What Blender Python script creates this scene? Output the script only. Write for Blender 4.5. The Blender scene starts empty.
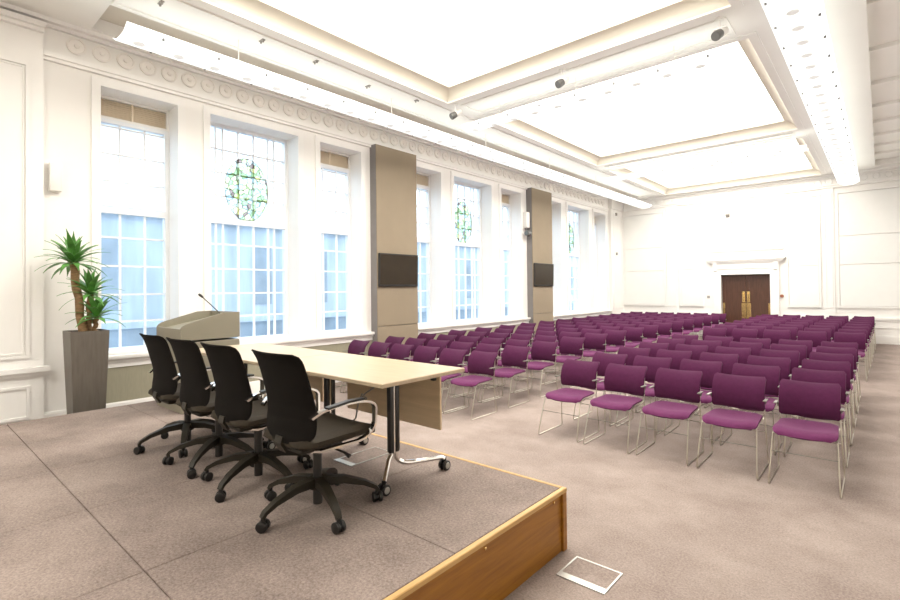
import bpy, bmesh, math, random
from mathutils import Vector, Matrix
random.seed(7)
PI = math.pi
S = bpy.context.scene
C = S.collection

# ------------------------------------------------------------------ camera
def cam_matrix(yaw, pit, rol, loc):
    cy, sy = math.cos(yaw), math.sin(yaw)
    f = Vector((sy, cy, 0)); r = Vector((cy, -sy, 0)); u = Vector((0, 0, 1))
    f2 = f * math.cos(pit) + u * math.sin(pit)
    u2 = -f * math.sin(pit) + u * math.cos(pit)
    r3 = r * math.cos(rol) + u2 * math.sin(rol)
    u3 = -r * math.sin(rol) + u2 * math.cos(rol)
    return Matrix(((r3.x, u3.x, -f2.x, loc[0]), (r3.y, u3.y, -f2.y, loc[1]),
                   (r3.z, u3.z, -f2.z, loc[2]), (0, 0, 0, 1)))
cd = bpy.data.cameras.new('camera'); cam = bpy.data.objects.new('camera', cd); C.objects.link(cam)
cd.sensor_width = 36; cd.lens = 493.02 / 900 * 36
cd.shift_y = -(300 - 283.975) / 900
cd.clip_start = 0.05; cd.clip_end = 200
cam.matrix_world = cam_matrix(math.radians(-41.195), math.radians(0.719), math.radians(-0.6416), (0, 0, 1.65))
S.camera = cam

# ------------------------------------------------------------------ light and exposure
W = bpy.data.worlds.new('sky'); S.world = W; W.use_nodes = True
wn = W.node_tree.nodes; bg = wn['Background']
bg.inputs[0].default_value = (0.70, 0.85, 1.0, 1); bg.inputs[1].default_value = 1.2
LAYLIGHT = 2.6       # the luminous ceiling coffers
STRIP = 1.3          # the hung light troughs
LENS = 0.5
S.view_settings.view_transform = 'Standard'; S.view_settings.look = 'None'
S.view_settings.exposure = 1.5; S.view_settings.gamma = 1.0; S.view_settings.use_curve_mapping = False

# ------------------------------------------------------------------ materials
def nodemat(name):
    m = bpy.data.materials.new(name); m.use_nodes = True
    return m, m.node_tree.nodes, m.node_tree.links, m.node_tree.nodes['Principled BSDF']
def setp(b, **k):
    for n, v in k.items(): b.inputs[n.replace('_', ' ')].default_value = v
def mat(name, col, rough=0.5, metal=0.0, var=0.06, scale=6.0, bump=0.0, bscale=200.0, spec=0.5, stretch=(1, 1, 1), sheen=0.0):
    m, n, l, b = nodemat(name)
    tc = n.new('ShaderNodeTexCoord'); mp = n.new('ShaderNodeMapping'); mp.inputs['Scale'].default_value = stretch
    l.new(tc.outputs['Object'], mp.inputs[0])
    nz = n.new('ShaderNodeTexNoise'); nz.inputs['Scale'].default_value = scale; nz.inputs['Detail'].default_value = 5
    l.new(mp.outputs[0], nz.inputs['Vector'])
    rp = n.new('ShaderNodeValToRGB')
    rp.color_ramp.elements[0].position = 0.3; rp.color_ramp.elements[1].position = 0.7
    rp.color_ramp.elements[0].color = tuple(c * (1 - var) for c in col) + (1,)
    rp.color_ramp.elements[1].color = tuple(min(1, c * (1 + var)) for c in col) + (1,)
    l.new(nz.outputs['Fac'], rp.inputs[0]); l.new(rp.outputs[0], b.inputs['Base Color'])
    setp(b, Roughness=rough, Metallic=metal)
    b.inputs['Specular IOR Level'].default_value = spec
    if sheen: b.inputs['Sheen Weight'].default_value = sheen
    if bump:
        n2 = n.new('ShaderNodeTexNoise'); n2.inputs['Scale'].default_value = bscale; n2.inputs['Detail'].default_value = 2
        l.new(mp.outputs[0], n2.inputs['Vector'])
        bm_ = n.new('ShaderNodeBump'); bm_.inputs['Strength'].default_value = bump; bm_.inputs['Distance'].default_value = 0.01
        l.new(n2.outputs['Fac'], bm_.inputs['Height']); l.new(bm_.outputs[0], b.inputs['Normal'])
    return m
def carpet(name, c0, c1):
    m, n, l, b = nodemat(name)
    tc = n.new('ShaderNodeTexCoord')
    a = n.new('ShaderNodeTexNoise'); a.inputs['Scale'].default_value = 1.7; a.inputs['Detail'].default_value = 6; a.inputs['Roughness'].default_value = 0.65
    f = n.new('ShaderNodeTexNoise'); f.inputs['Scale'].default_value = 75; f.inputs['Detail'].default_value = 4; f.inputs['Roughness'].default_value = 0.8
    l.new(tc.outputs['Object'], a.inputs['Vector']); l.new(tc.outputs['Object'], f.inputs['Vector'])
    mx = n.new('ShaderNodeMath'); mx.operation = 'MULTIPLY_ADD'; mx.inputs[1].default_value = 0.4
    l.new(a.outputs['Fac'], mx.inputs[0])
    m2 = n.new('ShaderNodeMath'); m2.operation = 'MULTIPLY'; m2.inputs[1].default_value = 0.6
    l.new(f.outputs['Fac'], m2.inputs[0]); l.new(m2.outputs[0], mx.inputs[2])
    rp = n.new('ShaderNodeValToRGB'); rp.color_ramp.elements[0].position = 0.36; rp.color_ramp.elements[1].position = 0.64
    rp.color_ramp.elements[0].color = c0 + (1,); rp.color_ramp.elements[1].color = c1 + (1,)
    l.new(mx.outputs[0], rp.inputs[0]); l.new(rp.outputs[0], b.inputs['Base Color'])
    setp(b, Roughness=0.95); b.inputs['Specular IOR Level'].default_value = 0.1
    bp = n.new('ShaderNodeBump'); bp.inputs['Strength'].default_value = 0.35; bp.inputs['Distance'].default_value = 0.01
    l.new(f.outputs['Fac'], bp.inputs['Height']); l.new(bp.outputs[0], b.inputs['Normal'])
    return m
def wood(name, c0, c1, axis_scale=(1, 12, 12), rough=0.4, scale=2.5):
    m, n, l, b = nodemat(name)
    tc = n.new('ShaderNodeTexCoord'); mp = n.new('ShaderNodeMapping'); mp.inputs['Scale'].default_value = axis_scale
    l.new(tc.outputs['Object'], mp.inputs[0])
    a = n.new('ShaderNodeTexNoise'); a.inputs['Scale'].default_value = scale; a.inputs['Detail'].default_value = 7; a.inputs['Roughness'].default_value = 0.6
    a.inputs['Distortion'].default_value = 0.6
    l.new(mp.outputs[0], a.inputs['Vector'])
    rp = n.new('ShaderNodeValToRGB'); rp.color_ramp.elements[0].position = 0.3; rp.color_ramp.elements[1].position = 0.72
    rp.color_ramp.elements[0].color = c0 + (1,); rp.color_ramp.elements[1].color = c1 + (1,)
    l.new(a.outputs['Fac'], rp.inputs[0]); l.new(rp.outputs[0], b.inputs['Base Color'])
    setp(b, Roughness=rough)
    return m
def emit(name, col, strength, base=(0.9, 0.9, 0.88)):
    m, n, l, b = nodemat(name)
    b.inputs['Base Color'].default_value = base + (1,)
    b.inputs['Emission Color'].default_value = col + (1,); b.inputs['Emission Strength'].default_value = strength
    return m
def glass_mat():
    m, n, l, b = nodemat('window glass'); n.remove(b)
    out = n['Material Output']
    t = n.new('ShaderNodeBsdfTransparent'); t.inputs[0].default_value = (0.96, 0.985, 1, 1)
    g = n.new('ShaderNodeBsdfGlossy'); g.inputs['Roughness'].default_value = 0.03
    lw = n.new('ShaderNodeLayerWeight'); pw = n.new('ShaderNodeMath'); pw.operation = 'POWER'; pw.inputs[1].default_value = 4
    l.new(lw.outputs['Facing'], pw.inputs[0]); fr = n.new('ShaderNodeMath'); fr.operation = 'MULTIPLY_ADD'; fr.inputs[1].default_value = 0.5; fr.inputs[2].default_value = 0.02
    l.new(pw.outputs[0], fr.inputs[0]); mx = n.new('ShaderNodeMixShader'); l.new(fr.outputs[0], mx.inputs[0]); l.new(t.outputs[0], mx.inputs[1]); l.new(g.outputs[0], mx.inputs[2])
    l.new(mx.outputs[0], out.inputs[0])
    return m
def stained_mat():
    m, n, l, b = nodemat('leaded stained glass'); n.remove(b)
    out = n['Material Output']
    tc = n.new('ShaderNodeTexCoord')
    v = n.new('ShaderNodeTexVoronoi'); v.inputs['Scale'].default_value = 13; l.new(tc.outputs['Object'], v.inputs['Vector'])
    e = n.new('ShaderNodeTexVoronoi'); e.feature = 'DISTANCE_TO_EDGE'; e.inputs['Scale'].default_value = 13; l.new(tc.outputs['Object'], e.inputs['Vector'])
    sep = n.new('ShaderNodeSeparateColor'); l.new(v.outputs['Color'], sep.inputs[0])
    rp = n.new('ShaderNodeValToRGB'); cr = rp.color_ramp; cr.interpolation = 'CONSTANT'
    cols = [(0, (0.86, 0.93, 0.66)), (0.2, (0.92, 0.97, 0.92)), (0.36, (0.66, 0.77, 0.58)), (0.5, (0.94, 0.93, 0.72)),
            (0.66, (0.82, 0.92, 0.95)), (0.8, (0.62, 0.53, 0.50)), (0.9, (0.85, 0.95, 0.80))]
    cr.elements[0].position = 0; cr.elements[0].color = cols[0][1] + (1,); cr.elements[1].position = cols[1][0]; cr.elements[1].color = cols[1][1] + (1,)
    for p, c in cols[2:]:
        el = cr.elements.new(p); el.color = c + (1,)
    l.new(sep.outputs[0], rp.inputs[0])
    t = n.new('ShaderNodeBsdfTransparent'); l.new(rp.outputs[0], t.inputs[0])
    d = n.new('ShaderNodeBsdfDiffuse'); d.inputs[0].default_value = (0.08, 0.08, 0.08, 1)
    tl = n.new('ShaderNodeBsdfTranslucent'); l.new(rp.outputs[0], tl.inputs[0])
    m1 = n.new('ShaderNodeMixShader'); m1.inputs[0].default_value = 0.15; l.new(t.outputs[0], m1.inputs[1]); l.new(tl.outputs[0], m1.inputs[2])
    lt = n.new('ShaderNodeMath'); lt.operation = 'LESS_THAN'; lt.inputs[1].default_value = 0.028; l.new(e.outputs['Distance'], lt.inputs[0])
    mx = n.new('ShaderNodeMixShader'); l.new(lt.outputs[0], mx.inputs[0]); l.new(m1.outputs[0], mx.inputs[1]); l.new(d.outputs[0], mx.inputs[2])
    l.new(mx.outputs[0], out.inputs[0])
    return m

M_wall = mat('cream painted plaster', (0.89, 0.87, 0.835), 0.6, var=0.015, scale=1.5)
M_trim = mat('ivory gloss paint', (0.90, 0.885, 0.855), 0.4, var=0.012, scale=3)
M_panel = mat('white fabric wall panel', (0.87, 0.87, 0.84), 0.8, var=0.01, scale=4)
M_ceil = mat('ceiling paint', (0.88, 0.865, 0.82), 0.7, var=0.012, scale=1.5)
M_cove = mat('cream cove paint', (0.80, 0.76, 0.65), 0.8, var=0.01)
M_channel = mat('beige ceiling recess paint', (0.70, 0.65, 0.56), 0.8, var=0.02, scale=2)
M_round = mat('rose tinted frieze plaster', (0.88, 0.845, 0.80), 0.7, var=0.02, scale=5)
M_dado = mat('olive grey convector board', (0.31, 0.29, 0.21), 0.7, var=0.05, scale=9, stretch=(1, 6, 1))
M_tan = mat('tan fabric panel', (0.29, 0.235, 0.165), 0.85, var=0.03, scale=3, bump=0.1, bscale=300)
M_tan_shade = mat('tan panel side in shade', (0.23, 0.215, 0.21), 0.7, var=0.03)  # same tan panel; the shade on its sides is put into the colour
M_screen = mat('dark screen glass', (0.028, 0.019, 0.010), 0.25, var=0.05, spec=0.3)
M_bezel = mat('black bezel', (0.012, 0.011, 0.01), 0.4)
M_carpet = carpet('taupe hall carpet', (0.205, 0.159, 0.139), (0.41, 0.342, 0.303))
M_stage = carpet('taupe stage carpet', (0.145, 0.113, 0.099), (0.365, 0.298, 0.262))
M_oak = wood('honey oak fascia', (0.22, 0.080, 0.006), (0.36, 0.155, 0.014), (10, 1, 14))
M_oaktrim = wood('pale oak edging', (0.44, 0.26, 0.085), (0.60, 0.38, 0.15), (10, 1, 10))
M_dark = mat('stage underframe', (0.05, 0.04, 0.035), 0.8)
M_maple = wood('pale maple laminate', (0.46, 0.36, 0.24), (0.53, 0.43, 0.30), (1.2, 9, 9), 0.35)
M_modesty = wood('maple modesty board', (0.62, 0.47, 0.29), (0.76, 0.59, 0.385), (1, 9, 9), 0.45)
M_black = mat('black metal', (0.02, 0.018, 0.016), 0.35)
M_chrome = mat('polished chrome', (0.82, 0.80, 0.77), 0.12, metal=1.0, var=0.02)
M_wire = mat('satin chrome wire', (0.55, 0.51, 0.43), 0.28, metal=0.9, var=0.02)
M_link = mat('grey link arm', (0.20, 0.19, 0.16), 0.45, metal=0.3, var=0.02)
M_mesh = mat('black mesh fabric', (0.0042, 0.0028, 0.0017), 0.85, var=0.15, scale=120, bump=0.3, bscale=500, spec=0.15)
M_seatblack = mat('dark brown seat fabric', (0.032, 0.024, 0.015), 0.8, var=0.1, scale=60, spec=0.25)
M_base = mat('dark grey nylon', (0.020, 0.016, 0.010), 0.5, var=0.08, spec=0.3)
M_wheel = mat('black caster rubber', (0.008, 0.007, 0.006), 0.45)
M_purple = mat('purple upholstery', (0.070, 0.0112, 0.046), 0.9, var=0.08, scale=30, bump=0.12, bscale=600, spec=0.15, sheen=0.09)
M_purple_lit = mat('purple upholstery lit from above', (0.130, 0.027, 0.092), 0.9, var=0.08, scale=30, bump=0.12, bscale=600, spec=0.15, sheen=0.08)  # same upholstery, colour lightened for the light falling on the seats
M_lectern = mat('stone grey lectern laminate', (0.235, 0.215, 0.16), 0.5, var=0.02)
M_lectern_in = mat('grey lectern well', (0.22, 0.205, 0.15), 0.6, var=0.02)
M_planter = mat('brushed bronze grey planter', (0.15, 0.13, 0.108), 0.42, metal=0.3, var=0.1, scale=5, stretch=(8, 8, 1))
M_soil = mat('bark chips', (0.10, 0.05, 0.025), 0.95, var=0.5, scale=40, bump=0.6, bscale=60)
M_trunk = mat('yucca trunk bark', (0.27, 0.165, 0.08), 0.9, var=0.35, scale=14, stretch=(1, 1, 4), bump=0.5, bscale=60)
M_leaf = mat('yucca leaf', (0.10, 0.27, 0.055), 0.4, var=0.45, scale=9)
M_door = wood('dark walnut door', (0.055, 0.022, 0.013), (0.105, 0.045, 0.026), (14, 14, 1), 0.35)
M_brass = mat('polished brass', (0.80, 0.58, 0.25), 0.22, metal=1.0, var=0.05)
M_frame = mat('white painted sash', (0.86, 0.88, 0.90), 0.4, var=0.01)
M_louvre = mat('tan louvre', (0.84, 0.72, 0.55), 0.7, var=0.03)
M_glass = glass_mat(); M_stain = stained_mat()
M_lay = emit('luminous laylight', (1.0, 0.96, 0.885), LAYLIGHT)
M_strip = emit('white light trough', (0.94, 1.0, 1.0), STRIP * 0.24)
M_lens = emit('lamp lens', (1.0, 0.98, 0.93), LENS * 0.30, (0.62, 0.63, 0.62))
M_tips = mat('grey steel stud', (0.18, 0.18, 0.17), 0.4, metal=0.6)
M_steel = mat('brushed steel frame', (0.50, 0.49, 0.45), 0.35, metal=0.6, var=0.05)
M_white = mat('white plastic', (0.82, 0.80, 0.76), 0.45, var=0.01)
M_red = mat('red plastic', (0.34, 0.13, 0.07), 0.4)
M_greyp = mat('grey plastic', (0.35, 0.33, 0.30), 0.5)
M_facade = mat('pale blue rendered wall', (0.55, 0.62, 0.69), 0.9, var=0.16, scale=2.2, stretch=(1, 1.6, .25))
M_facade2 = mat('slate blue stone', (0.36, 0.42, 0.48), 0.9, var=0.2, scale=1.6)
M_cable = mat('grey cable', (0.25, 0.24, 0.22), 0.5)

# ------------------------------------------------------------------ mesh helpers
def perp(d):
    d = d.normalized()
    a = Vector((0, 0, 1)) if abs(d.z) < 0.9 else Vector((1, 0, 0))
    u = d.cross(a).normalized(); return u, d.cross(u).normalized()
class MB:
    def __init__(s): s.bm = bmesh.new()
    def box(s, x0, x1, y0, y1, z0, z1, bev=0.0, seg=2):
        b = s.bm
        v = [b.verts.new((x, y, z)) for z in (z0, z1) for y in (y0, y1) for x in (x0, x1)]
        fs = [(0, 2, 3, 1), (4, 5, 7, 6), (0, 1, 5, 4), (2, 6, 7, 3), (0, 4, 6, 2), (1, 3, 7, 5)]
        F = [b.faces.new([v[i] for i in f]) for f in fs]
        if bev:
            es = list({e for f in F for e in f.edges})
            bmesh.ops.bevel(b, geom=es, offset=bev, segments=seg, affect='EDGES', profile=0.5)
        return s
    def hexa(s, pts):
        b = s.bm; v = [b.verts.new(p) for p in pts]
        for f in ((0, 3, 2, 1), (4, 5, 6, 7), (0, 1, 5, 4), (1, 2, 6, 5), (2, 3, 7, 6), (3, 0, 4, 7)): b.faces.new([v[i] for i in f])
        return s
    def tube(s, pts, r, n=8, close=False):
        b = s.bm; pts = [Vector(p) for p in pts]; rings = []
        N = len(pts); u = None
        for i, p in enumerate(pts):
            if close: d = (pts[(i + 1) % N] - pts[i - 1])
            else: d = (pts[min(i + 1, N - 1)] - pts[max(i - 1, 0)])
            d.normalize()
            if u is None: u, w = perp(d)
            else:
                u = (u - d * u.dot(d)).normalized(); w = d.cross(u)
            rr = r[i] if isinstance(r, (list, tuple)) else r
            rings.append([b.verts.new(p + (u * math.cos(2 * PI * k / n) + w * math.sin(2 * PI * k / n)) * rr) for k in range(n)])
        for i in range(N if close else N - 1):
            A, B = rings[i], rings[(i + 1) % N]
            for k in range(n): b.faces.new((A[k], A[(k + 1) % n], B[(k + 1) % n], B[k]))
        if not close:
            b.faces.new(rings[0][::-1]); b.faces.new(rings[-1])
        return s
    def strap(s, pts, w, t, side):
        """flat bar swept along pts; side = width direction"""
        b = s.bm; pts = [Vector(p) for p in pts]; sd = Vector(side).normalized(); rings = []
        for i, p in enumerate(pts):
            d = (pts[min(i + 1, len(pts) - 1)] - pts[max(i - 1, 0)]).normalized()
            nn = d.cross(sd).normalized()
            ww = w[i] if isinstance(w, (list, tuple)) else w
            tt = t[i] if isinstance(t, (list, tuple)) else t
            rings.append([b.verts.new(p + sd * a * ww / 2 + nn * c * tt / 2) for a, c in ((-1, -1), (1, -1), (1, 1), (-1, 1))])
        for A, B in zip(rings, rings[1:]):
            for k in range(4): b.faces.new((A[k], A[(k + 1) % 4], B[(k + 1) % 4], B[k]))
        b.faces.new(rings[0][::-1]); b.faces.new(rings[-1])
        return s
    def cyl(s, p0, p1, r0, r1=None, n=16):
        return s.tube([p0, p1], [r0, r0 if r1 is None else r1], n)
    def lathe(s, prof, c=(0, 0, 0), n=20, axis='z'):
        b = s.bm; rings = []
        for r, h in prof:
            ring = []
            for k in range(n):
                a = 2 * PI * k / n
                p = {'z': (r * math.cos(a), r * math.sin(a), h), 'x': (h, r * math.cos(a), r * math.sin(a)), 'y': (r * math.cos(a), h, r * math.sin(a))}[axis]
                ring.append(b.verts.new((p[0] + c[0], p[1] + c[1], p[2] + c[2])))
            rings.append(ring)
        for A, B in zip(rings, rings[1:]):
            for k in range(n): b.faces.new((A[k], A[(k + 1) % n], B[(k + 1) % n], B[k]))
        b.faces.new(rings[0]); b.faces.new(rings[-1])
        return s
    def prism(s, poly, a0, a1, axis='x'):
        b = s.bm
        def P(q, a):
            return {'x': (a, q[0], q[1]), 'y': (q[0], a, q[1]), 'z': (q[0], q[1], a)}[axis]
        A = [b.verts.new(P(q, a0)) for q in poly]; B = [b.verts.new(P(q, a1)) for q in poly]
        n = len(poly)
        for k in range(n): b.faces.new((A[k], A[(k + 1) % n], B[(k + 1) % n], B[k]))
        b.faces.new(A[::-1]); b.faces.new(B)
        return s
    def shell(s, P, nu, nv, th):
        """closed padded shell around the mid-surface P(u,v)"""
        b = s.bm; e = 1e-3; F = []; K = []
        for j in range(nv + 1):
            fr = []; kr = []
            for i in range(nu + 1):
                u, v = i / nu, j / nv
                p = Vector(P(u, v))
                uu = 0.5 + (u - 0.5) * 0.98; vv = 0.5 + (v - 0.5) * 0.98
                du = Vector(P(uu + e, vv)) - Vector(P(uu - e, vv)); dv = Vector(P(uu, vv + e)) - Vector(P(uu, vv - e))
                nn = du.cross(dv).normalized()
                edge = min(u, 1 - u, v, 1 - v)
                t = th * (0.42 if edge == 0 else 1.0) / 2
                fr.append(b.verts.new(p + nn * t)); kr.append(b.verts.new(p - nn * t))
            F.append(fr); K.append(kr)
        for j in range(nv):
            for i in range(nu):
                b.faces.new((F[j][i], F[j][i + 1], F[j + 1][i + 1], F[j + 1][i]))
                b.faces.new((K[j][i], K[j + 1][i], K[j + 1][i + 1], K[j][i + 1]))
        for i in range(nu):
            b.faces.new((F[0][i + 1], F[0][i], K[0][i], K[0][i + 1])); b.faces.new((F[nv][i], F[nv][i + 1], K[nv][i + 1], K[nv][i]))
        for j in range(nv):
            b.faces.new((F[j][0], F[j + 1][0], K[j + 1][0], K[j][0])); b.faces.new((F[j + 1][nu], F[j][nu], K[j][nu], K[j + 1][nu]))
        return s
    def build(s, name, m, parent=None, smooth=35, loc=None, origin=None):
        bmesh.ops.remove_doubles(s.bm, verts=s.bm.verts, dist=1e-6)
        bmesh.ops.recalc_face_normals(s.bm, faces=s.bm.faces)
        if origin:
            bmesh.ops.translate(s.bm, verts=s.bm.verts, vec=-Vector(origin))
        me = bpy.data.meshes.new(name); s.bm.to_mesh(me); s.bm.free()
        me.materials.append(m)
        if smooth:
            for p in me.polygons: p.use_smooth = True
            me.set_sharp_from_angle(angle=math.radians(smooth))
        o = bpy.data.objects.new(name, me); C.objects.link(o)
        if parent: o.parent = parent
        if origin: o.location = origin
        if loc: o.location = loc
        return o
def tag(o, label=None, cat=None, group=None, kind=None):
    if label: o['label'] = label
    if cat: o['category'] = cat
    if group: o['group'] = group
    if kind: o['kind'] = kind
    return o
def thing(name, label, cat, loc=(0, 0, 0), rz=0, group=None, kind=None):
    o = bpy.data.objects.new(name, None); C.objects.link(o); o.empty_display_size = 0.1
    o.location = loc; o.rotation_euler = (0, 0, rz)
    return tag(o, label, cat, group, kind)
def struct(name, mb, m, label, cat, smooth=35):
    return tag(mb.build(name, m, smooth=smooth), label, cat, kind='structure')
def copy_tree(o, parent=None):
    c = o.copy(); C.objects.link(c)
    if parent: c.parent = parent
    for ch in list(o.children): copy_tree(ch, c)
    return c
def bez(p0, p1, p2, n=6):
    p0, p1, p2 = Vector(p0), Vector(p1), Vector(p2)
    return [p0 * (1 - t) ** 2 + p1 * 2 * t * (1 - t) + p2 * t * t for t in [i / n for i in range(n + 1)]]
def ring(mb, x0, x1, y0, y1, w, z0, z1):
    """rectangular frame lying in plan, w wide, outside edges given"""
    mb.box(x0, x1, y0, y0 + w, z0, z1); mb.box(x0, x1, y1 - w, y1, z0, z1)
    mb.box(x0, x0 + w, y0 + w, y1 - w, z0, z1); mb.box(x1 - w, x1, y0 + w, y1 - w, z0, z1)
def frame_y(mb, x0, x1, z0, z1, w, ya, yb):
    """upright rectangular frame in an x-z plane"""
    mb.box(x0, x1, ya, yb, z0, z0 + w); mb.box(x0, x1, ya, yb, z1 - w, z1)
    mb.box(x0, x0 + w, ya, yb, z0 + w, z1 - w); mb.box(x1 - w, x1, ya, yb, z0 + w, z1 - w)
def frame_x(mb, y0, y1, z0, z1, w, xa, xb):
    mb.box(xa, xb, y0, y1, z0, z0 + w); mb.box(xa, xb, y0, y1, z1 - w, z1)
    mb.box(xa, xb, y0, y0 + w, z0 + w, z1 - w); mb.box(xa, xb, y1 - w, y1, z0 + w, z1 - w)
ORD = ['', 'first', 'second', 'third', 'fourth', 'fifth', 'sixth', 'seventh', 'eighth', 'ninth', 'tenth', 'eleventh', 'twelfth',
       'thirteenth', 'fourteenth', 'fifteenth', 'sixteenth']

# ------------------------------------------------------------------ room shell
XW, XB = -7.5, -7.94          # window wall faces
YF, YN = 18.5, -4.2           # far wall and near wall
XR = 1.6                      # right wall
ZC, ZT = 4.95, 5.32           # underside of the beams, top of the coffers
b = MB(); b.box(XB, XR + .3, YN - .3, YF + .3, -0.2, 0.0)
struct('floor', b, M_carpet, 'taupe carpet covering the hall floor', 'floor')
WIN = []                      # (y0, y1, tall)
for k in range(3):
    o = 5.56 * k
    WIN += [(1.80 + o, 2.72 + o, 0), (3.17 + o, 4.64 + o, 1), (5.08 + o, 6.00 + o, 0)]
ZS, ZH = 0.86, 4.32
b = MB()
b.box(XB, XW, YN, YF + .3, 0, ZS); b.box(XB, XW, YN, YF + .3, ZH, ZT)
ys = [YN] + [q for w in WIN for q in w[:2]] + [YF + .3]
for i in range(0, len(ys), 2): b.box(XB, XW, ys[i], ys[i + 1], ZS, ZH)
struct('wall_left', b, M_wall, 'cream plaster wall pierced by nine tall windows', 'wall')
DX0, DX1, DZ = -4.06, -2.66, 2.06
b = MB(); b.box(XW - .4, DX0, YF, YF + .3, 0, ZT); b.box(DX1, XR + .3, YF, YF + .3, 0, ZT); b.box(DX0, DX1, YF, YF + .3, DZ, ZT)
b.box(DX0 - .1, DX1 + .1, YF + .3, YF + .36, 0, DZ + .1)
struct('wall_far', b, M_wall, 'cream far wall with the double doors', 'wall')
b = MB(); b.box(XR, XR + .3, YN, YF, 0, ZT); struct('wall_right', b, M_wall, 'cream wall on the right, outside the view', 'wall')
b = MB(); b.box(XB, XR + .3, YN - .3, YN, 0, ZT); struct('wall_near', b, M_wall, 'cream wall behind the viewpoint', 'wall')

# ceiling: beams in front of deep coffers
CX0, CX1 = -5.69, -1.27
COF = [(-3.7, -0.6), (1.45, 6.50), (7.50, 12.55), (13.30, 18.12)]  # first coffer is unseen, added behind the viewpoint for its light
HX0, HX1 = -0.08, 1.42        # right hand recess
LX0, LX1, LY0, LY1 = -7.34, -6.57, 1.67, 17.95
b = MB()
b.box(LX1, CX0, YN, YF, ZC, ZT)                     # beam beside the window recess
b.box(XW - .1, LX0, YN, YF, ZC, ZT); b.box(LX0, LX1, YN, LY0, ZC, ZT); b.box(LX0, LX1, LY1, YF, ZC, ZT)
b.box(CX1, HX0, YN, YF, ZC, ZT)                     # right beam
b.box(HX1, XR, YN, YF, ZC, ZT); b.box(HX0, HX1, YN, LY0, ZC, ZT); b.box(HX0, HX1, LY1, YF, ZC, ZT)
yy = [YN] + [q for c in COF for q in c] + [YF]
for i in range(0, len(yy), 2): b.box(CX0, CX1, yy[i], yy[i + 1], ZC, ZT)
b.box(XB, XR + .3, YN - .3, YF + .3, ZT, ZT + .15)  # roof slab, unseen, added to stop light leaks
struct('ceiling', b, M_ceil, 'cream coffered ceiling of deep beams', 'ceiling')
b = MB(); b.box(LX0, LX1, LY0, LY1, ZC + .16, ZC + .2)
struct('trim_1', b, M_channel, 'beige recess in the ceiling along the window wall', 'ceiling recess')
b = MB(); b.box(HX0, HX1, LY0, LY1, ZC + .16, ZC + .2)
for y in (3, 4.6, 6.2, 7.8, 9.4, 11.0, 12.4, 13.6, 14.8, 15.9, 16.9): b.box(HX0, HX1, y, y + .22, ZC + .10, ZC + .16)
struct('trim_2', b, M_ceil, 'cream ribbed recess in the ceiling at the right', 'ceiling recess')
b = MB(); cv = MB()
for (y0, y1) in COF:
    ring(b, CX0 - .11, CX1 + .11, y0 - .11, y1 + .11, .11, ZC - .015, ZC + .0)
    w = .05
    for q in ((CX0, CX0, y0, y1, 1, 0), (CX1, CX1, y0, y1, -1, 0)):
        x = q[0]; e = q[4]; cv.prism([(x, ZC + .01), (x + e * .03, ZC + .05), (x + e * .05, ZC + .10), (x + e * .14, ZC + .145), (x + e * .20, ZC + .155), (x + e * .21, ZC + .185), (x + e * .21, ZC + .255), (x, ZC + .255)], y0, y1, 'y')
    for (y, e) in ((y0, 1), (y1, -1)):
        cv.prism([(y, ZC + .01), (y + e * .03, ZC + .05), (y + e * .05, ZC + .10), (y + e * .14, ZC + .145), (y + e * .20, ZC + .155), (y + e * .21, ZC + .185), (y + e * .21, ZC + .255), (y, ZC + .255)], CX0, CX1, 'x')
for (y0, y1) in zip([c[1] for c in COF[:-1]], [c[0] for c in COF[1:]]):
    m0, m1 = y0 + .17, y1 - .17
    ring(b, CX0 + .1, CX1 - .1, m0 + .06, m1 - .06, .05, ZC - .02, ZC)
ring(b, LX1 + .06, CX0 - .2, LY0, LY1, .05, ZC - .02, ZC)
struct('trim_16', cv, M_cove, 'buttery cream cove inside the ceiling coffers', 'moulding', 60)
struct('trim_3', b, M_ceil, 'cream mouldings framing the ceiling coffers', 'moulding')

# frieze, cornice, dado on the window wall
b = MB()
b.box(XW, XW + .07, 1.22, 17.3, 4.50, 4.56); b.box(XW, XW + .045, 1.22, 17.3, 4.46, 4.50)
b.box(XW, XW + .05, 1.22, 17.3, 4.86, 4.90); b.box(XW, XW + .12, -1, YF, 4.90, ZC)
b.box(XW, XW + .12, -1, 1.22, 4.75, 4.79); b.box(XW, XW + .17, -1, 1.22, 4.79, 4.85)
struct('trim_4', b, M_trim, 'cream architrave and cornice above the windows', 'moulding')
b = MB(); y = 1.55
while y < 17.2:
    b.lathe([(.105, XW - .01), (.105, XW + .022), (.085, XW + .03), (.078, XW + .018), (.03, XW + .016), (.022, XW + .03), (.004, XW + .034)], (0, y, 4.735 - 0), 20, 'x')
    y += .2655
struct('trim_5', b, M_round, 'row of round plaster rosettes along the frieze', 'frieze')
# pilaster at the near end of the window wall, and at the far end
b = MB(); P1 = XW + .06
b.box(XW, P1, -1.0, 1.22, 0, 4.75)
frame_x(b, .55, 1.09, .92, 4.35, .035, P1, P1 + .02); frame_x(b, .6, 1.04, .97, 4.30, .012, P1, P1 + .012)
frame_x(b, .55, 1.09, .22, .60, .03, P1, P1 + .018)
b.box(XW, P1 + .04, -1.0, 1.25, .715, .755); b.box(XW, P1 + .07, -1.0, 1.27, .755, .81)
struct('trim_6', b, M_trim, 'ivory panelled pilaster at the left edge of the view', 'pilaster')
b = MB(); b.box(XW, XW + .10, 17.42, YF, 0, 4.56); b.box(XW, XW + .16, 17.40, YF, 4.56, 4.9); frame_x(b, 17.6, 18.35, .9, 4.4, .03, XW + .1, XW + .115)
struct('trim_7', b, M_wall, 'cream pilaster in the far left corner', 'pilaster')
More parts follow.
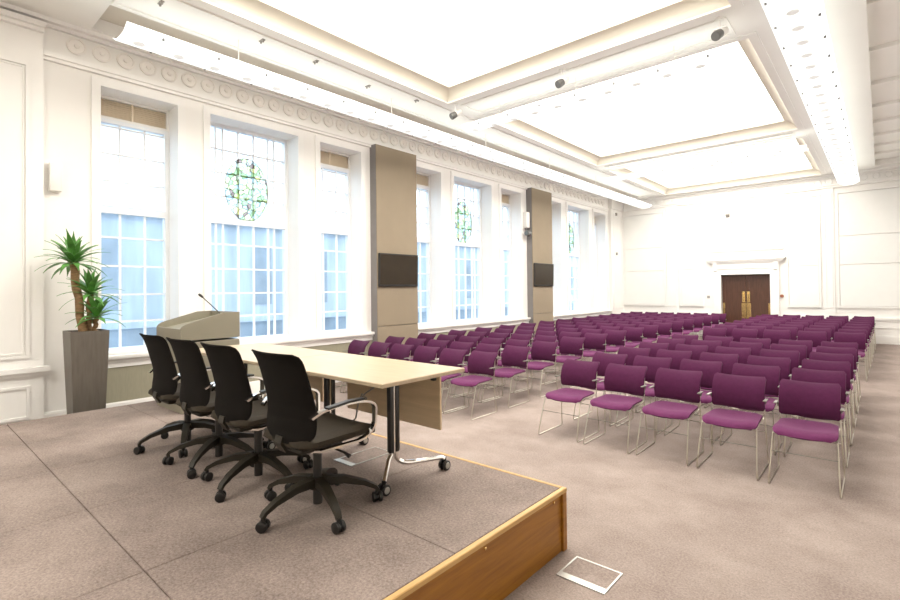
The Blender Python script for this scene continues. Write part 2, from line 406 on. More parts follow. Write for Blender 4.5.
# sill and dado
b = MB()
b.box(XW, XW + .10, 1.68, 17.4, .81, .86, .008); b.box(XW, XW + .06, 1.68, 17.4, .77, .81); b.box(XW, XW + .035, 1.68, 17.4, .70, .77)
struct('trim_8', b, M_trim, 'white moulded sill running below the windows', 'sill')
b = MB(); b.box(XW, XW + .02, 1.62, 17.4, .25, .70)
struct('trim_9', b, M_dado, 'olive grey boarding below the window sill', 'dado')
b = MB(); b.box(XW, XW + .035, 1.22, 17.4, 0, .235); b.box(XW, XW + .022, 1.22, 17.4, .235, .25)
struct('baseboard_left', b, M_trim, 'white skirting along the window wall', 'skirting')

# windows
def window(n, y0, y1, tall):
    side = 'broad' if tall else 'narrow'
    bay = ORD[(n - 1) // 3 + 1]
    pos = {0: 'first', 1: 'middle', 2: 'last'}[(n - 1) % 3]
    lab = f'{side} white sash window, {pos} of the {bay} group of three from the left'
    t = thing(f'window_{n}', lab, 'window', (-7.88, (y0 + y1) / 2, ZS), kind='structure')
    top = 4.32 if tall else 4.02
    L = lambda z: z - ZS
    h = (y1 - y0) / 2
    f = MB(); frame_x(f, -h, h, 0, L(top), .055, -.05, .05)
    f.box(-.05, .05, -h + .055, h - .055, L(2.745), L(2.83))
    f.build('frame', M_frame, t)
    g = MB(); r = .013
    zs = [1.27, 1.64, 2.03, 2.42] + [3.19, 3.56, 3.93]
    if tall: cols = [-.495, -.385, -.135, .125, .385, .495]
    else: cols = [-.15, .155]
    for z in zs:
        if z < top - .05: g.box(-.018, .018, -h + .05, h - .05, L(z) - r, L(z) + r)
    for c in cols: g.box(-.022, .022, c - r, c + r, .05, L(top) - .05)
    g.build('glazing_bars', M_frame, t)
    p = MB(); p.box(-.004, .004, -h + .03, h - .03, .03, L(top) - .03); p.build('pane', M_glass, t)
    if tall:
        w = MB(); zc = L(3.335)
        w.lathe([(.36, .03), (.36, .042)], (0, 0, 0), 40, 'x')
        bmesh.ops.scale(w.bm, vec=(1, 1, 1.42), verts=w.bm.verts); bmesh.ops.translate(w.bm, vec=(0, 0, zc), verts=w.bm.verts)
        tag(w.build('stained_glass', M_stain, t), 'oval of coloured leaded glass')
        w = MB(); w.tube([(.036, .365 * math.cos(a), zc + .365 * 1.42 * math.sin(a)) for a in [2 * PI * k / 40 for k in range(40)]], .006, 6, True)
        w.build('lead_rim', M_tips, t)
    else:
        f = MB(); frame_x(f, -h, h, L(4.02), L(ZH), .03, -.05, .05); f.build('louvre_frame', M_trim, t)
        l_ = MB()
        for i in range(9):
            z = L(4.055) + i * .027; l_.hexa([(.03, -h + .03, z - .012), (.03, h - .03, z - .012), (.02, h - .03, z - .012), (.02, -h + .03, z - .012),
                                              (.012, -h + .03, z + .012), (.012, h - .03, z + .012), (.002, h - .03, z + .012), (.002, -h + .03, z + .012)])
        l_.box(-.03, -.02, -h + .02, h - .02, L(4.03), L(4.31)); l_.box(.0, .034, -.012, .012, L(4.04), L(4.30))
        l_.build('louvre', M_louvre, t)
    c = MB(); x0, x1 = .38, .402
    c.box(x0, x1, -h - .10, -h, 0, L(ZH) + .10); c.box(x0, x1, h, h + .10, 0, L(ZH) + .10); c.box(x0, x1, -h, h, L(ZH), L(ZH) + .10)
    c.build('casing', M_trim, t)
    i_ = MB(); i_.box(.05, .38, -h, h, 0, .035, .005); i_.build('inner_sill', M_trim, t)
for i, (y0, y1, tall) in enumerate(WIN): window(i + 1, y0, y1, tall)

# far wall: mouldings, panels
b = MB()
b.box(XW, XR, YF - .06, YF, 4.56, 4.62); b.box(XW, XR, YF - .09, YF, 4.62, 4.67); b.box(XW, XR, YF - .05, YF, 4.84, 4.88); b.box(XW, XR, YF - .14, YF, 4.88, ZC)
x = XW + .15
while x < XR:
    b.lathe([(.10, YF + .01), (.10, YF - .02), (.08, YF - .028), (.07, YF - .016), (.004, YF - .02)], (x, 0, 4.755), 14, 'y'); x += .27
struct('trim_10', b, M_trim, 'cream cornice with rosettes across the far wall', 'moulding')
PAN = [(-7.40, -5.86), (-5.38, -4.60), (-2.22, -1.36), (-.98, 1.45)]
b = MB(); q = MB()
for (x0, x1) in PAN:
    frame_y(b, x0, x1, 1.00, 4.42, .05, YF - .045, YF)
    for (z0, z1) in ((1.06, 2.26), (2.275, 3.10), (3.115, 4.36)): q.box(x0 + .055, x1 - .055, YF - .03, YF, z0, z1, .006, 1)
frame_y(b, -4.47, -2.29, 2.84, 4.42, .05, YF - .045, YF); q.box(-4.41, -2.35, YF - .03, YF, 2.9, 4.36, .006, 1)
for (x0, x1) in ((-5.80, -5.44), (-1.31, -1.03)):
    b.box(x0, x1, YF - .035, YF, .74, 4.56); frame_y(b, x0 + .05, x1 - .05, 1.0, 4.4, .025, YF - .05, YF - .035)
struct('trim_11', b, M_trim, 'ivory panel mouldings and pilasters on the far wall', 'moulding')
struct('trim_12', q, M_panel, 'white acoustic panels set in the far wall', 'wall panels')
b = MB()
for (x0, x1) in ((XW + .1, -4.28), (-2.44, XR)):
    b.box(x0, x1, YF - .05, YF, .68, .74); b.box(x0, x1, YF - .03, YF, .64, .68); b.box(x0, x1, YF - .02, YF, .44, .46)
struct('trim_13', b, M_trim, 'ivory dado rail along the far wall', 'dado rail')
b = MB()
for (x0, x1) in ((XW + .1, -4.28), (-2.44, XR)): b.box(x0, x1, YF - .04, YF, 0, .2); b.box(x0, x1, YF - .025, YF, .2, .23)
struct('baseboard_far', b, M_trim, 'white skirting along the far wall', 'skirting')
# doorway
b = MB()
b.box(DX0 - .20, DX0, YF - .07, YF, 0, DZ + .20); b.box(DX1, DX1 + .20, YF - .07, YF, 0, DZ + .20); b.box(DX0, DX1, YF - .07, YF, DZ, DZ + .20)
frame_y(b, DX0 - .24, DX1 + .24, -.2, DZ + .24, .05, YF - .09, YF)
b.box(DX0 - .24, DX1 + .24, YF - .06, YF, DZ + .24, DZ + .38)
b.box(DX0 - .32, DX1 + .32, YF - .09, YF, DZ + .38, DZ + .42); b.box(DX0 - .37, DX1 + .37, YF - .12, YF, DZ + .42, DZ + .47); b.box(DX0 - .42, DX1 + .42, YF - .15, YF, DZ + .47, DZ + .53)
for x in (DX0 - .22, DX1 + .10):
    b.prism([(YF - .06, DZ + .10), (YF - .10, DZ + .14), (YF - .10, DZ + .22), (YF - .12, DZ + .32), (YF - .13, DZ + .38), (YF - .06, DZ + .38)], x, x + .12, 'x')
bmesh.ops.bisect_plane(b.bm, geom=b.bm.verts[:] + b.bm.edges[:] + b.bm.faces[:], plane_co=(0, 0, .001), plane_no=(0, 0, -1), clear_outer=True)
struct('trim_14', b, M_trim, 'ivory door surround with consoles and a projecting cornice', 'door surround')
dt = thing('door_1', 'dark brown double door with brass plates in the far wall', 'door', (-3.36, YF + .12, 0), kind='structure')
for s in (-1, 1):
    b = MB(); x0, x1 = sorted((s * .004, s * .695))
    b.box(x0, x1, 0, .045, .01, DZ - .015); frame_y(b, x0 + .0, x1 - .0, .01, DZ - .015, .09, -.012, .0)
    leaf = b.build('door_leaf', M_door, dt)
    b = MB(); c = s * .07; b.box(c - .045, c + .045, -.022, -.012, 1.14, 1.50, .004, 1); b.build('push_plate', M_brass, leaf)
    b = MB(); b.tube([(c, -.012, 1.20), (c, -.06, 1.22), (c, -.06, 1.42), (c, -.012, 1.44)], .012, 8); b.build('pull_handle', M_brass, leaf)
    b = MB(); b.box(c - .065, c + .065, -.018, -.012, .62, 1.12, .003, 1); b.build('guard_plate', M_brass, leaf)
    c = s * .645; b = MB(); b.box(c - .028, c + .028, -.02, -.012, .45, 1.12, .003, 1); b.build('hinge_plate', M_brass, leaf)

# ------------------------------------------------------------------ stage
SX0, SX1, SY0, SY1, SZ = -6.48, -1.525, -2.29, 2.85, 0.388
st = thing('stage_platform', 'low carpeted stage with honey oak fascia, carrying the table and black chairs', 'stage', (SX0, SY0, 0))
dx = (SX1 - .034 - SX0) / 5; dy = (SY1 - .03 - SY0) / 5
for i in range(5):
    for j in range(5):
        b = MB(); b.box(i * dx + .002, (i + 1) * dx - .002, j * dy + .002, (j + 1) * dy - .002, SZ - .06, SZ, .003, 1)
        b.build('deck', M_stage, st)
w_, d_ = SX1 - SX0, SY1 - SY0
b = MB(); b.box(w_ - .034, w_, 0, d_, SZ - .028, SZ, .004, 1); b.box(0, w_ - .034, d_ - .03, d_, SZ - .028, SZ, .004, 1); b.build('edge_trim', M_oaktrim, st)
b = MB(); b.box(w_ - .04, w_ - .018, .02, d_ - .05, 0, SZ - .028); b.build('fascia', M_oak, st)
b = MB(); b.box(.0, w_ - .05, d_ - .035, d_ - .015, 0, SZ - .028); b.build('fascia', M_oak, st)
b = MB(); b.box(w_ - .045, w_ - .002, d_ - .05, d_ - .003, 0, SZ - .028, .003, 1); b.build('corner_post', M_oak, st)
for y in (3.55, 4.3, 5.0):
    b = MB(); b.lathe([(.009, w_ - .019), (.009, w_ - .013), (.005, w_ - .011)], (0, y, SZ - .055), 10, 'x'); b.build('screw', M_brass, st)
b = MB(); b.box(.02, w_ - .1, .02, d_ - .1, .0, SZ - .065); b.build('underframe', M_dark, st)

def floor_box(label, x0, x1, y0, y1, z, m):
    t = thing('floor_outlet_box', label, 'floor outlet', ((x0 + x1) / 2, (y0 + y1) / 2, z))
    hx, hy = (x1 - x0) / 2, (y1 - y0) / 2
    b = MB(); ring(b, -hx, hx, -hy, hy, .010, .0005, .006); b.box(-hx + .01, hx - .01, -hy + .01, -hy + .05, .0005, .006); b.build('frame', M_steel, t)
    b = MB(); b.box(-hx + .012, hx - .012, -hy + .054, hy - .012, .0005, .0045); b.build('lid', m, t)
floor_box('steel framed floor box in the hall carpet beside the stage corner', -1.44, -1.15, 2.545, 2.80, 0, M_carpet)
floor_box('steel framed floor box in the stage carpet under the table', -3.10, -2.89, 2.20, 2.60, SZ, M_stage)

# ------------------------------------------------------------------ purple chairs
def make_stacker():
    t = thing('stacking_chair', 'x', 'chair')
    def seat(u, v):
        v = (.5 - .5 * math.cos(PI * max(0, min(1, v)))) * .7 + v * .3
        y = -.185 + .43 * v
        hw = .225 - .02 * v
        e = min(v, 1 - v) * .43
        if e < .05: hw -= .05 - math.sqrt(max(0, .05 ** 2 - (.05 - e) ** 2))
        x = (u - .5) * 2 * hw
        z = .447 - .02 * math.sin(PI * min(1, v * 1.1)) * (1 - (2 * u - 1) ** 2) - .045 * max(0, (.22 - v) / .22) ** 2
        y -= .034 * (1 - (2 * u - 1) ** 2) * (1 - v)
        return (x, y, z)
    b = MB(); b.shell(seat, 10, 14, .034); b.build('seat', M_purple_lit, t, 60)
    def back(u, v):
        v = .5 - .5 * math.cos(PI * max(0, min(1, v))) * .55 + (v - .5) * .45
        z = .492 + .298 * v
        e = min(v, 1 - v) * .298
        hw = .222
        if e < .016: hw -= .016 - math.sqrt(max(0, .016 ** 2 - (.016 - e) ** 2))
        s = 2 * u - 1
        y = .238 + .05 * v - .046 * (1 - (2 * v - .85) ** 2) + .026 * (1 - s * s) + .045 * max(0, v - .6) ** 2 / .16
        z -= .016 * (1 - s * s) * v
        return (s * hw, y, z)
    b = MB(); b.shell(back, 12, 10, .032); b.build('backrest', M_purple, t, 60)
    for s in (-1, 1):
        b = MB(); R = .0056
        P = [(s * .205, .285, .74), (s * .214, .245, .56), (s * .222, .215, .42), (s * .234, .24, .10), (s * .236, .248, .03), (s * .236, .238, .0095), (s * .236, .20, .007),
             (s * .236, -.25, .007), (s * .236, -.283, .0095), (s * .235, -.289, .03), (s * .231, -.266, .12), (s * .218, -.17, .40), (s * .212, -.14, .418), (s * .205, .18, .418), (s * .214, .21, .43)]
        b.tube(P, R, 6); b.build('side_frame', M_wire, t)
        b = MB(); b.box(min(s * .222, s * .250), max(s * .222, s * .250), .11, .235, .600, .610, .003, 1); b.tube([(s * .228, .228, .56), (s * .232, .225, .60)], .006, 6)
        b.build('link_arm', M_link, t)
    b = MB(); b.tube([(-.226, -.217, .268), (.226, -.217, .268)], .0034, 6); b.build('stretcher', M_link, t)
    b = MB(); b.tube([(-.226, .228, .30), (.226, .228, .30)], .0045, 6); b.build('stretcher', M_wire, t)
    return t
proto = make_stacker(); used = False
def place_stacker(x, y, label, group):
    global used
    o = proto if not used else copy_tree(proto); used = True
    o.location = (x + random.uniform(-.004, .004), y + random.uniform(-.01, .01), 0); o.rotation_euler = (0, 0, random.uniform(-.006, .006))
    tag(o, label, 'chair', group)
LEFT_Y = [5.45, 6.28, 7.13, 8.05, 8.97, 9.88, 10.80, 11.73, 12.66, 13.58, 14.48, 15.38, 16.28, 17.15, 18.0]
RIGHT_Y = [5.45, 6.29, 7.12, 7.95, 8.78, 9.60]
REAR_Y = [11.66, 12.55, 13.46, 14.38, 15.30, 16.22, 17.12, 18.0]
for i, y in enumerate(RIGHT_Y):
    for k in range(5):
        place_stacker(-.50 - .553 * k, y - .30, f'purple chair in the {ORD[i + 1]} row of the front right block, {ORD[k + 1]} from the right', 'purple chairs in the front right block')
for i, y in enumerate(LEFT_Y):
    for k in range(6):
        place_stacker(-4.165 - .54 * k + .011 * max(0, y - 7), y - .30, f'purple chair in the {ORD[i + 1]} row of the window block, {ORD[k + 1]} from the aisle', 'purple chairs in the block beside the windows')
for i, y in enumerate(REAR_Y):
    for k in range(5):
        place_stacker(-.50 - .56 * k + .012 * (y - 8), y - .30, f'purple chair in the {ORD[i + 1]} row of the rear right block, {ORD[k + 1]} from the right', 'purple chairs in the rear right block')

# ------------------------------------------------------------------ office chairs
def make_office():
    t = thing('office_chair', 'x', 'chair')
    def back(u, v):
        prof = [(0, -.205, .445), (.06, -.192, .462), (.15, -.178, .50), (.3, -.168, .57), (.45, -.172, .645), (.6, -.190, .72), (.75, -.212, .80), (.88, -.238, .88), (.95, -.258, .918), (1, -.288, .937)]
        v = max(0.0, min(1.0, v))
        for a, c in zip(prof, prof[1:]):
            if v <= c[0] + 1e-9:
                k = (v - a[0]) / (c[0] - a[0]); y = a[1] + (c[1] - a[1]) * k; z = a[2] + (c[2] - a[2]) * k; break
        hw = .252 - .012 * v
        if v < .22: hw -= .085 * (1 - v / .22) ** 2
        if v > .94: hw -= .03 * ((v - .94) / .06) ** 2
        s = 2 * u - 1
        return (s * hw, y - .035 * (1 - s * s) + .0, z + .0)
    b = MB(); b.shell(back, 14, 26, .022); bk = b.build('backrest', M_mesh, t, 60)
    b = MB(); b.box(-.15, .15, -.20, -.06, .385, .415, .015); b.strap([(0, -.215, .39), (0, -.245, .44), (0, -.235, .475)], .07, .016, (1, 0, 0)); b.build('back_bracket', M_base, t)
    def seat(u, v):
        y = -.235 + .505 * v; e = min(v, 1 - v) * .485; hw = .25
        if e < .07: hw -= .07 - math.sqrt(max(0, .07 ** 2 - (.07 - e) ** 2))
        s = 2 * u - 1
        return (s * hw, y, .442 + .012 * s * s - .03 * max(0, (v - .75) / .25) ** 2 + .012 * v)
    b = MB(); b.shell(seat, 12, 14, .06); b.build('seat', M_seatblack, t, 60)
    for s in (-1, 1):
        b = MB()
        P = [(s * .25, -.205, .60), (s * .275, -.16, .632)] + bez((s * .285, -.10, .645), (s * .287, .17, .668), (s * .285, .195, .60), 6) + bez((s * .283, .195, .52), (s * .27, .19, .432), (s * .24, .10, .415), 5) + [(s * .17, -.10, .39), (s * .08, -.14, .385)]
        b.strap(P, .030, .013, (1, 0, 0)); a = b.build('armrest', M_chrome, t, 50)
        b = MB(); b.strap([(s * .283, -.13, .646), (s * .286, 0, .660), (s * .286, .11, .660)], .036, .012, (1, 0, 0)); b.build('arm_pad', M_black, a)
    b = MB(); b.box(-.10, .10, -.13, .11, .365, .405, .012); b.cyl((0, 0, .34), (0, 0, .37), .055, .07); b.cyl((0, 0, .16), (0, 0, .345), .026); b.cyl((0, 0, .035), (0, 0, .17), .027)
    b.build('gas_lift', M_black, t)
    b = MB(); b.tube([(.08, .02, .375), (.19, .05, .352), (.225, .06, .335)], [.007, .007, .013], 8); b.build('lever', M_black, t)
    b = MB(); b.cyl((0, 0, .125), (0, 0, .185), .05, .042, 20); b.build('hub', M_base, t)
    for k in range(5):
        a = 2 * PI * k / 5; d = Vector((math.cos(a), math.sin(a), 0)); sd = Vector((-d.y, d.x, 0))
        b = MB(); b.strap([d * .03 + Vector((0, 0, .165)), d * .15 + Vector((0, 0, .158)), d * .27 + Vector((0, 0, .125)), d * .335 + Vector((0, 0, .092)), d * .35 + Vector((0, 0, .07))],
                          [.055, .048, .04, .034, .03], [.05, .04, .028, .022, .02], sd)
        lg = b.build('leg', M_base, t, 50)
        b = MB(); c = d * .345 + Vector((0, 0, .030)); tw = Matrix.Rotation(.6 + 1.3 * k, 3, 'Z') @ d
        for q in (-1, 1): b.tube([c + tw * q * .008, c + tw * q * .012, c + tw * q * .026, c + tw * q * .029], [.027, .030, .030, .024], 14)
        b.tube([c + tw * -.009, c + tw * .009], .021, 10); b.cyl(c + Vector((0, 0, .02)), c + Vector((0, 0, .05)), .012)
        b.build('caster', M_wheel, lg)
    return t
oc = make_office()
OFF = [(-2.49, 1.655, -88, 'black mesh office chair nearest the open stage edge, chrome arm fully in view'),
       (-3.175, 1.65, -66, 'black mesh office chair behind the table, second from the open stage edge'),
       (-3.775, 1.65, -53, 'black mesh office chair behind the table, third from the open stage edge'),
       (-4.375, 1.655, -98, 'black mesh office chair nearest the lectern, farthest along the table')]
for i, (x, y, a, lab) in enumerate(OFF):
    o = oc if i == 0 else copy_tree(oc)
    o.location = (x, y, SZ); tag(o, lab, 'chair', 'office chairs behind the table')
    if i == 0: base_rot = a
    r = math.radians(a)
    # the base swivels on its own below the seat
    for ch in o.children:
        n = ch.name.split('.')[0]
        if n in ('leg', 'hub'): ch.rotation_euler = (0, 0, r)

# ------------------------------------------------------------------ tables
def make_table(lab, x0, x1):
    t = thing('flip_top_table', lab, 'table', ((x0 + x1) / 2, 2.18, SZ))
    L = (x1 - x0) / 2 - .003
    b = MB(); b.box(-L, L, -.365, .365, .716, .742, .004, 1); b.build('tabletop', M_maple, t)
    b = MB(); b.box(-L + .17, L - .17, .30, .318, .31, .70, .003, 1); b.build('modesty_panel', M_modesty, t)
    for s in (-1, 1):
        xc = s * (L - .25)
        b = MB(); b.box(xc + s * .035 - .018, xc + s * .035 + .018, .27, .30, .645, .70, .004, 1); b.build('panel_bracket', M_black, t)
    b = MB(); b.box(-L + .25, L - .25, -.03, .03, .665, .705, .004, 1); b.build('beam', M_black, t)
    for s in (-1, 1):
        xc = s * (L - .33); xo = s * (L - .235)
        b = MB(); b.box(xc - .022, xc + .022, -.025, .012, .20, .70, .014); b.box(xc - .022, xc + .022, .024, .061, .20, .70, .014); b.box(xc - .04, xc + .04, -.16, .26, .70, .716, .003, 1)
        lg = b.build('leg', M_black, t)
        b = MB(); b.box(xc - .010, xc + .012, .012, .024, .19, .70); b.build('chrome_strip', M_chrome, lg)
        for q in (1, -1):
            b = MB(); y0 = .042 if q > 0 else -.006
            if q > 0: P = [(xc, y0, .24), (xc, y0, .18)] + bez((xc, y0, .165), (xc, y0 + .02, .115), (xc + (xo - xc) * .35, y0 + .10, .11), 5) + [(xo - (xo - xc) * .1, .385, .09), (xo, .405, .078)]
            else: P = [(xc, y0, .24), (xc, y0, .19), (xc + (xo - xc) * .1, y0 - .03, .16), (xo - (xo - xc) * .1, -.135, .088), (xo, -.148, .078)]
            b.tube(P, .016, 10)
            ft = b.build('foot', M_chrome, lg)
            b = MB(); c = Vector((xo, .41 if q > 0 else -.152, .034)); d = Vector((1, 0, 0))
            for k in (-1, 1): b.tube([c + d * k * .008, c + d * k * .012, c + d * k * .028, c + d * k * .031], [.030, .034, .034, .028], 16)
            b.tube([c - d * .01, c + d * .01], .022, 10); b.cyl(c + Vector((0, 0, .02)), c + Vector((0, 0, .055)), .013)
            cs = b.build('caster', M_wheel, ft)
            b = MB(); b.tube([c + d * .0312, c + d * .034], [.022, .020], 14); b.build('hub_cap', M_steel, ft)
    return t
table1 = make_table('pale maple table with hanging front board, at the open end of the stage', -3.475, -2.10)
make_table('pale maple table with hanging front board, at the lectern end', -4.85, -3.475)
b = MB(); o_ = Vector((-2.88, 2.30, 0))
b.tube([(-2.80, 2.40, SZ + .64), (-2.82, 2.36, .94), (-2.86, 2.31, .90), (-2.90, 2.30, .86), (-2.86, 2.30, .84), (-2.83, 2.30, .87), (-2.87, 2.29, .90), (-2.90, 2.28, .84),
        (-2.92, 2.27, .72), (-3.02, 2.24, .62), (-3.2, 2.2, .58), (-3.33, 2.16, .60), (-3.43, 2.15, .68)], .006, 6)
bmesh.ops.translate(b.bm, verts=b.bm.verts, vec=-table1.location); b.build('power_cable', M_cable, table1)

# ------------------------------------------------------------------ lectern
t = thing('lectern', 'stone grey lectern with sloping top, beyond the far end of the table', 'lectern', (-5.855, 2.33, SZ))
b = MB(); hx = .355
prof = [(-.31, 0), (.315, 0), (.315, 1.045), (.13, 1.040), (-.255, .935), (-.29, .915), (-.31, .885)]
for s in (-1, 1):
    b = MB(); x0, x1 = sorted((s * hx, s * (hx - .03))); b.prism([(p[0], p[1] if p[1] == 0 else max(p[1], .76)) for p in [(-.31, .757), (.315, .757)] + prof[2:]], x0, x1, 'x'); b.build('side_panel', M_lectern, t)
b = MB(); b.box(-hx, hx, -.31, .315, .0, .738, .004, 1); b.build('body', M_lectern, t)
b = MB(); b.box(-hx + .03, hx - .03, -.31, -.285, .757, .885, .003, 1); b.build('front_rail', M_lectern, t)
b = MB(); b.box(-hx + .03, hx - .03, .285, .315, .757, 1.043, .003, 1); b.build('rear_panel', M_lectern, t)
b = MB(); b.hexa([(-hx + .03, -.285, .84), (hx - .03, -.285, .84), (hx - .03, .285, .95), (-hx + .03, .285, .95), (-hx + .03, -.285, .865), (hx - .03, -.285, .865), (hx - .03, .285, .975), (-hx + .03, .285, .975)])
b.build('reading_slope', M_lectern_in, t)
b = MB(); b.cyl((.0, -.312, .70), (.0, -.345, .70), .012); b.lathe([(.012, -.345), (.02, -.352), (.02, -.362), (.006, -.366)], (0, 0, .70), 12, 'y'); b.build('knob', M_chrome, t)
b = MB(); b.tube([(.10, .21, .965), (.10, .20, 1.03), (.10, .08, 1.15), (.10, .0, 1.225)], .006, 6)
mc = b.build('microphone', M_black, t); b = MB(); b.tube([(.10, .015, 1.212), (.10, -.015, 1.238), (.10, -.03, 1.250)], [.011, .015, .010], 10); b.build('microphone_head', M_black, mc)

# ------------------------------------------------------------------ yucca
t = thing('potted_yucca', 'tall yucca with three leafy heads in a tapered grey planter by the windows', 'plant', (-7.05, 1.545, 0))
b = MB(); a, c = .145, .187
b.hexa([(-a, -a, 0), (a, -a, 0), (a, a, 0), (-a, a, 0), (-c, -c, 1.19), (c, -c, 1.19), (c, c, 1.19), (-c, c, 1.19)])
ring(b, -c, c, -c, c, .016, 1.19, 1.225); b.build('planter', M_planter, t, 20)
b = MB(); b.box(-.172, .172, -.172, .172, 1.185, 1.205); b.build('soil', M_soil, t)
def crown(c, n, lmin, lmax, seed):
    rn = random.Random(seed); b = MB()
    for k in range(n):
        az = k * 2.39996 + rn.uniform(-.2, .2); el = math.radians(86 - 88 * (k / n) ** 1.0 + rn.uniform(-7, 7)); ln = rn.uniform(lmin, lmax) * (1.0 if k > 3 else .85)
        d = Vector((math.cos(az), math.sin(az), 0)); p = Vector(c) + Vector((0, 0, .03 - .06 * k / n)); pts = []
        ws = []; m = 7; e = el
        for i in range(m):
            pts.append(p.copy()); q = i / (m - 1); ws.append(.018 + .052 * math.sin(PI * min(1, q * .85 + .12)) * (1 - q ** 4)); ws[-1] = max(.003, ws[-1] * (1 - q ** 5))
            p = p + (d * math.cos(e) + Vector((0, 0, 1)) * math.sin(e)) * ln / (m - 1); e -= (.10 + .16 * (1 - k / n) * 0 + .10 * k / n)
        b.strap(pts, ws, .004, Vector((-d.y, d.x, 0)))
    return b
for (p0, p1, r, n, l0, l1, sd) in (((.0, -.03, 1.20), (.02, -.125, 2.02), .045, 42, .30, .43, 1), ((-.03, .03, 1.20), (.03, .035, 1.65), .034, 30, .26, .38, 2), ((.05, .07, 1.20), (.07, .085, 1.38), .026, 26, .24, .36, 3)):
    P = [Vector(p0).lerp(Vector(p1), i / 8) + Vector((.006 * math.sin(i * 2), .008 * math.cos(i * 1.7), 0)) for i in range(9)]
    b = MB(); b.tube(P, [r * (1.15 if i == 0 else 1.0 if i % 2 else .93) for i in range(9)], 12); tr = b.build('trunk', M_trunk, t, 60)
    crown(p1, n, l0, l1, sd).build('leaf_crown', M_leaf, tr, 30)

# ------------------------------------------------------------------ tan wall panels and screens
for i, (lab, slab) in enumerate((('tall tan fabric panel on the window wall, the nearer of two', 'dark flat screen on the nearer tan panel'),
                                 ('tall tan fabric panel on the window wall, the farther of two', 'dark flat screen on the farther tan panel'))):
    y0, y1 = (6.225, 7.325) if i == 0 else (11.87, 12.97)
    t = thing('wall_panel', lab, 'wall panel', (XW, (y0 + y1) / 2, 0), group='tan panels on the window wall'); h = (y1 - y0) / 2
    b = MB(); b.box(.0, .172, -h, h, .0, 4.50); b.build('carcass', M_tan_shade, t)
    for (z0, z1) in ((.01, .955), (.965, 4.495)):
        b = MB(); b.box(.172, .19, -h, h, z0, z1, .004, 1); b.build('cover_board', M_tan, t)
    s = thing('wall_screen', slab, 'screen', (XW + .19, (y0 + y1) / 2 - .01, 2.06), group='screens on the tan panels'); s.rotation_euler = (0, math.radians(1.5), 0)
    b = MB(); b.box(.008, .05, -.525, .525, -.325, .325, .006, 1); b.build('casing', M_bezel, s)
    b = MB(); b.box(.050, .052, -.505, .505, -.285, .30); b.build('display', M_screen, s)
    b = MB(); b.box(-.01, .02, -.15, .15, -.12, .12); b.build('bracket', M_black, s)

# small wall fittings
b = MB(); b.box(0, .10, -.06, .06, -.17, .17, .012); tag(b.build('wall_speaker', M_white, loc=(XW, 1.33, 3.06)), 'small white box on the wall left of the first window', 'speaker')
t = thing('wall_camera', 'white wall box with dark camera beside the farther tan panel', 'camera', (XW, 11.74, 3.5))
b = MB(); b.box(0, .14, -.09, .09, -.14, .30, .02); b.build('housing', M_white, t)
b = MB(); b.tube([(.05, 0, -.14), (.08, 0, -.24), (.16, -.02, -.28)], .02, 8); b.build('arm', M_tips, t)
b = MB(); b.lathe([(.005, -.12), (.07, -.10), (.085, 0), (.07, .06), (.01, .08)], (.16, -.03, -.30), 14, 'y'); b.build('dome', M_tips, t)
b = MB(); b.lathe([(.05, -.03), (.05, 0)], (0, 0, 0), 14, 'y'); b.box(-.03, .03, -.045, -.03, -.03, .03); tag(b.build('alarm_point', M_red, loc=(-2.357, YF, 1.35)), 'small red alarm point right of the double door', 'alarm')
b = MB(); b.box(-.045, .045, -.02, 0, -.045, .045, .006, 1); b.box(-.015, .015, -.028, -.02, -.02, .02); tag(b.build('light_switch', M_greyp, loc=(-4.455, YF, 1.32)), 'small grey switch left of the double door', 'switch')
b = MB(); b.prism([(0, -.09), (-.05, -.07), (-.11, .0), (-.09, .08), (0, .09)], -.055, .055, 'x'); tag(b.build('motion_sensor', M_greyp, loc=(-3.82, YF - .03, 4.06)), 'small sensor high on the wall above the double door', 'sensor')
for z, lab in ((4.40, 'small dark sensor at the top of the far corner pilaster'), (2.93, 'small sensor halfway up the far corner pilaster')):
    b = MB(); b.box(0, .05, -.04, .04, -.05, .05, .008); b.lathe([(.03, .05), (.02, .06)], (0, 0, -.0), 10, 'x'); tag(b.build('wall_sensor', M_greyp, loc=(XW + .10, 17.85, z)), lab, 'sensor')

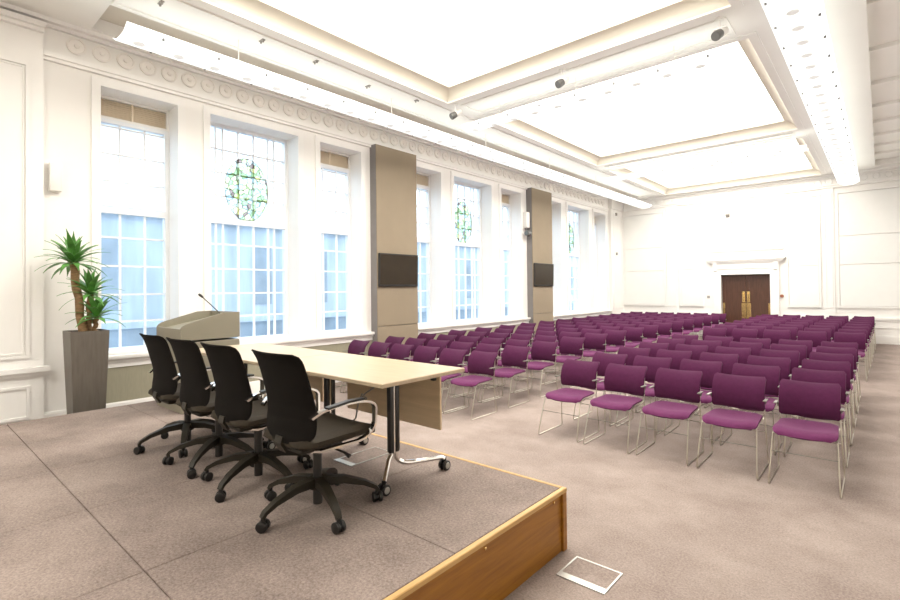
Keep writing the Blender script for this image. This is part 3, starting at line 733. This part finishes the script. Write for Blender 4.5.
# ------------------------------------------------------------------ ceiling lights
for (y0, y1), lab in zip(COF, ('unseen glowing ceiling coffer panel added behind the viewpoint for its light', 'glowing ceiling panel in the nearest and largest looking coffer', 'glowing ceiling panel in the middle coffer', 'glowing ceiling panel in the farthest coffer')):
    b = MB(); b.box(CX0 - .0, CX1 + .0, y0, y1, ZC + .255, ZC + .275)
    tag(b.build('luminous_ceiling_panel', M_lay, origin=((CX0 + CX1) / 2, (y0 + y1) / 2, ZC + .255)), lab, 'ceiling light', 'glowing panels in the ceiling coffers')
def trough(lab, p0, p1, w, pitch, along, rods):
    p0 = Vector(p0); p1 = Vector(p1); L = (p1 - p0).length
    t = thing('light_trough', lab, 'ceiling light', p0, math.atan2((p1 - p0).y, (p1 - p0).x))
    b = MB(); h = w / 2
    b.prism([(-h, .075), (-h * .55, .012), (-h * .2, 0), (h * .2, 0), (h * .55, .012), (h, .075), (h, .088), (h * .5, .03), (0, .02), (-h * .5, .03), (-h, .088)], 0, L, 'x')
    b.build('reflector', M_strip, t)
    n = int(L / pitch)
    for k in range(n):
        x = pitch * (k + .45)
        b = MB(); b.lathe([(.055, .004), (.06, -.006), (.05, -.012), (.004, -.010)], (x, 0, 0), 14, 'z'); b.build('lamp_lens', M_lens, t)
    for k in range(int(L / .62)):
        x = .62 * (k + .6)
        for q in (-1, 1):
            s_ = MB(); s_.cyl((x, q * h * .82, .03), (x, q * h * .82, .075), .012, None, 8); s_.build('fixing_stud', M_tips, t)
    for k in range(rods):
        x = L * (k + .5) / rods
        r_ = MB(); r_.tube([(x, 0, .02), (x, 0, ZC - p0.z - .004)], .006, 6); r_.build('suspension_rod', M_white, t)
trough('long white light trough hung along the window wall', (-6.26, 1.68, 4.47), (-6.26, 17.7, 4.47), .50, .42, 'y', 6)
trough('long white light trough hung along the right hand beam', (-.64, 3.0, 4.47), (-.64, 17.75, 4.47), .48, .42, 'y', 6)
trough('short white light trough crossing the near edge of the middle coffer', (-5.72, 7.07, 4.57), (-1.35, 7.07, 4.57), .36, .42, 'x', 3)
trough('short white light trough crossing the near edge of the farthest coffer', (-5.72, 13.05, 4.57), (-1.15, 13.05, 4.57), .36, .42, 'x', 3)
def spot(lab, x, y):
    t = thing('ceiling_spotlight', lab, 'spotlight', (x, y, ZC), group='spotlights on the first cross beam')
    b = MB(); b.cyl((0, 0, 0), (0, 0, -.03), .05); b.cyl((0, 0, -.03), (0, 0, -.12), .012); b.box(-.07, .07, -.012, .012, -.135, -.12); b.build('bracket', M_white, t)
    d = Vector((-.35, -.75, -.55)).normalized(); c = Vector((0, 0, -.19))
    b = MB(); b.tube([c - d * .12, c - d * .10, c + d * .0], [.04, .055, .056], 16); b.build('lamp_body', M_white, t)
    b = MB(); b.tube([c + d * .001, c + d * .08, c + d * .10], [.054, .060, .056], 16); b.build('lens_hood', M_tips, t)
spot('white ceiling spotlight on the cross beam, nearest the windows', -5.62, 6.62)
spot('white ceiling spotlight on the cross beam, middle of the three', -3.56, 6.68)
spot('white ceiling spotlight on the cross beam, nearest the right hand trough', -1.44, 6.72)
for i, (x, y) in enumerate(((-6.09, 2.04), (-6.05, 3.23), (-6.04, 4.04), (-6.16, 5.09), (-6.0, 6.04))):
    b = MB(); b.cyl((-.03, 0, 0), (-.03, 0, -.035), .012, None, 8); b.cyl((.03, 0, 0), (.03, 0, -.035), .012, None, 8); b.box(-.05, .05, -.02, .02, -.012, 0)
    tag(b.build('ceiling_fixing', M_greyp, loc=(x, y, ZC)), f'tiny grey ceiling fixing on the beam by the window trough, {ORD[i + 1]} from the near end', 'fixing', 'fixings on the beam')

# ------------------------------------------------------------------ outside the windows
t = thing('neighbouring_building', 'pale blue building seen through the lower window panes', 'building', (-11.6, 9, -1))
b = MB(); b.box(-.6, 0, -14, 24, 0, 4.4); b.build('facade', M_facade, t)
b = MB(); b.box(0, .12, -14, 24, 4.25, 4.4); b.box(0, .26, -14, 24, 1.95, 2.07); b.build('string_course', M_facade, t)
b = MB(); b.box(0, .2, -14, 24, 0, 1.95); b.build('plinth', M_facade2, t)
for k in range(22):
    y = -13 + k * 1.65
    b = MB(); b.box(0, .03, y, y + .5, 2.35, 3.8); b.build('window', M_facade2, t)
b = MB(); b.box(-14, XB, -8, 34, -1.2, -1.0); struct('trim_15', b, M_facade2, 'paved yard outside the windows', 'yard')
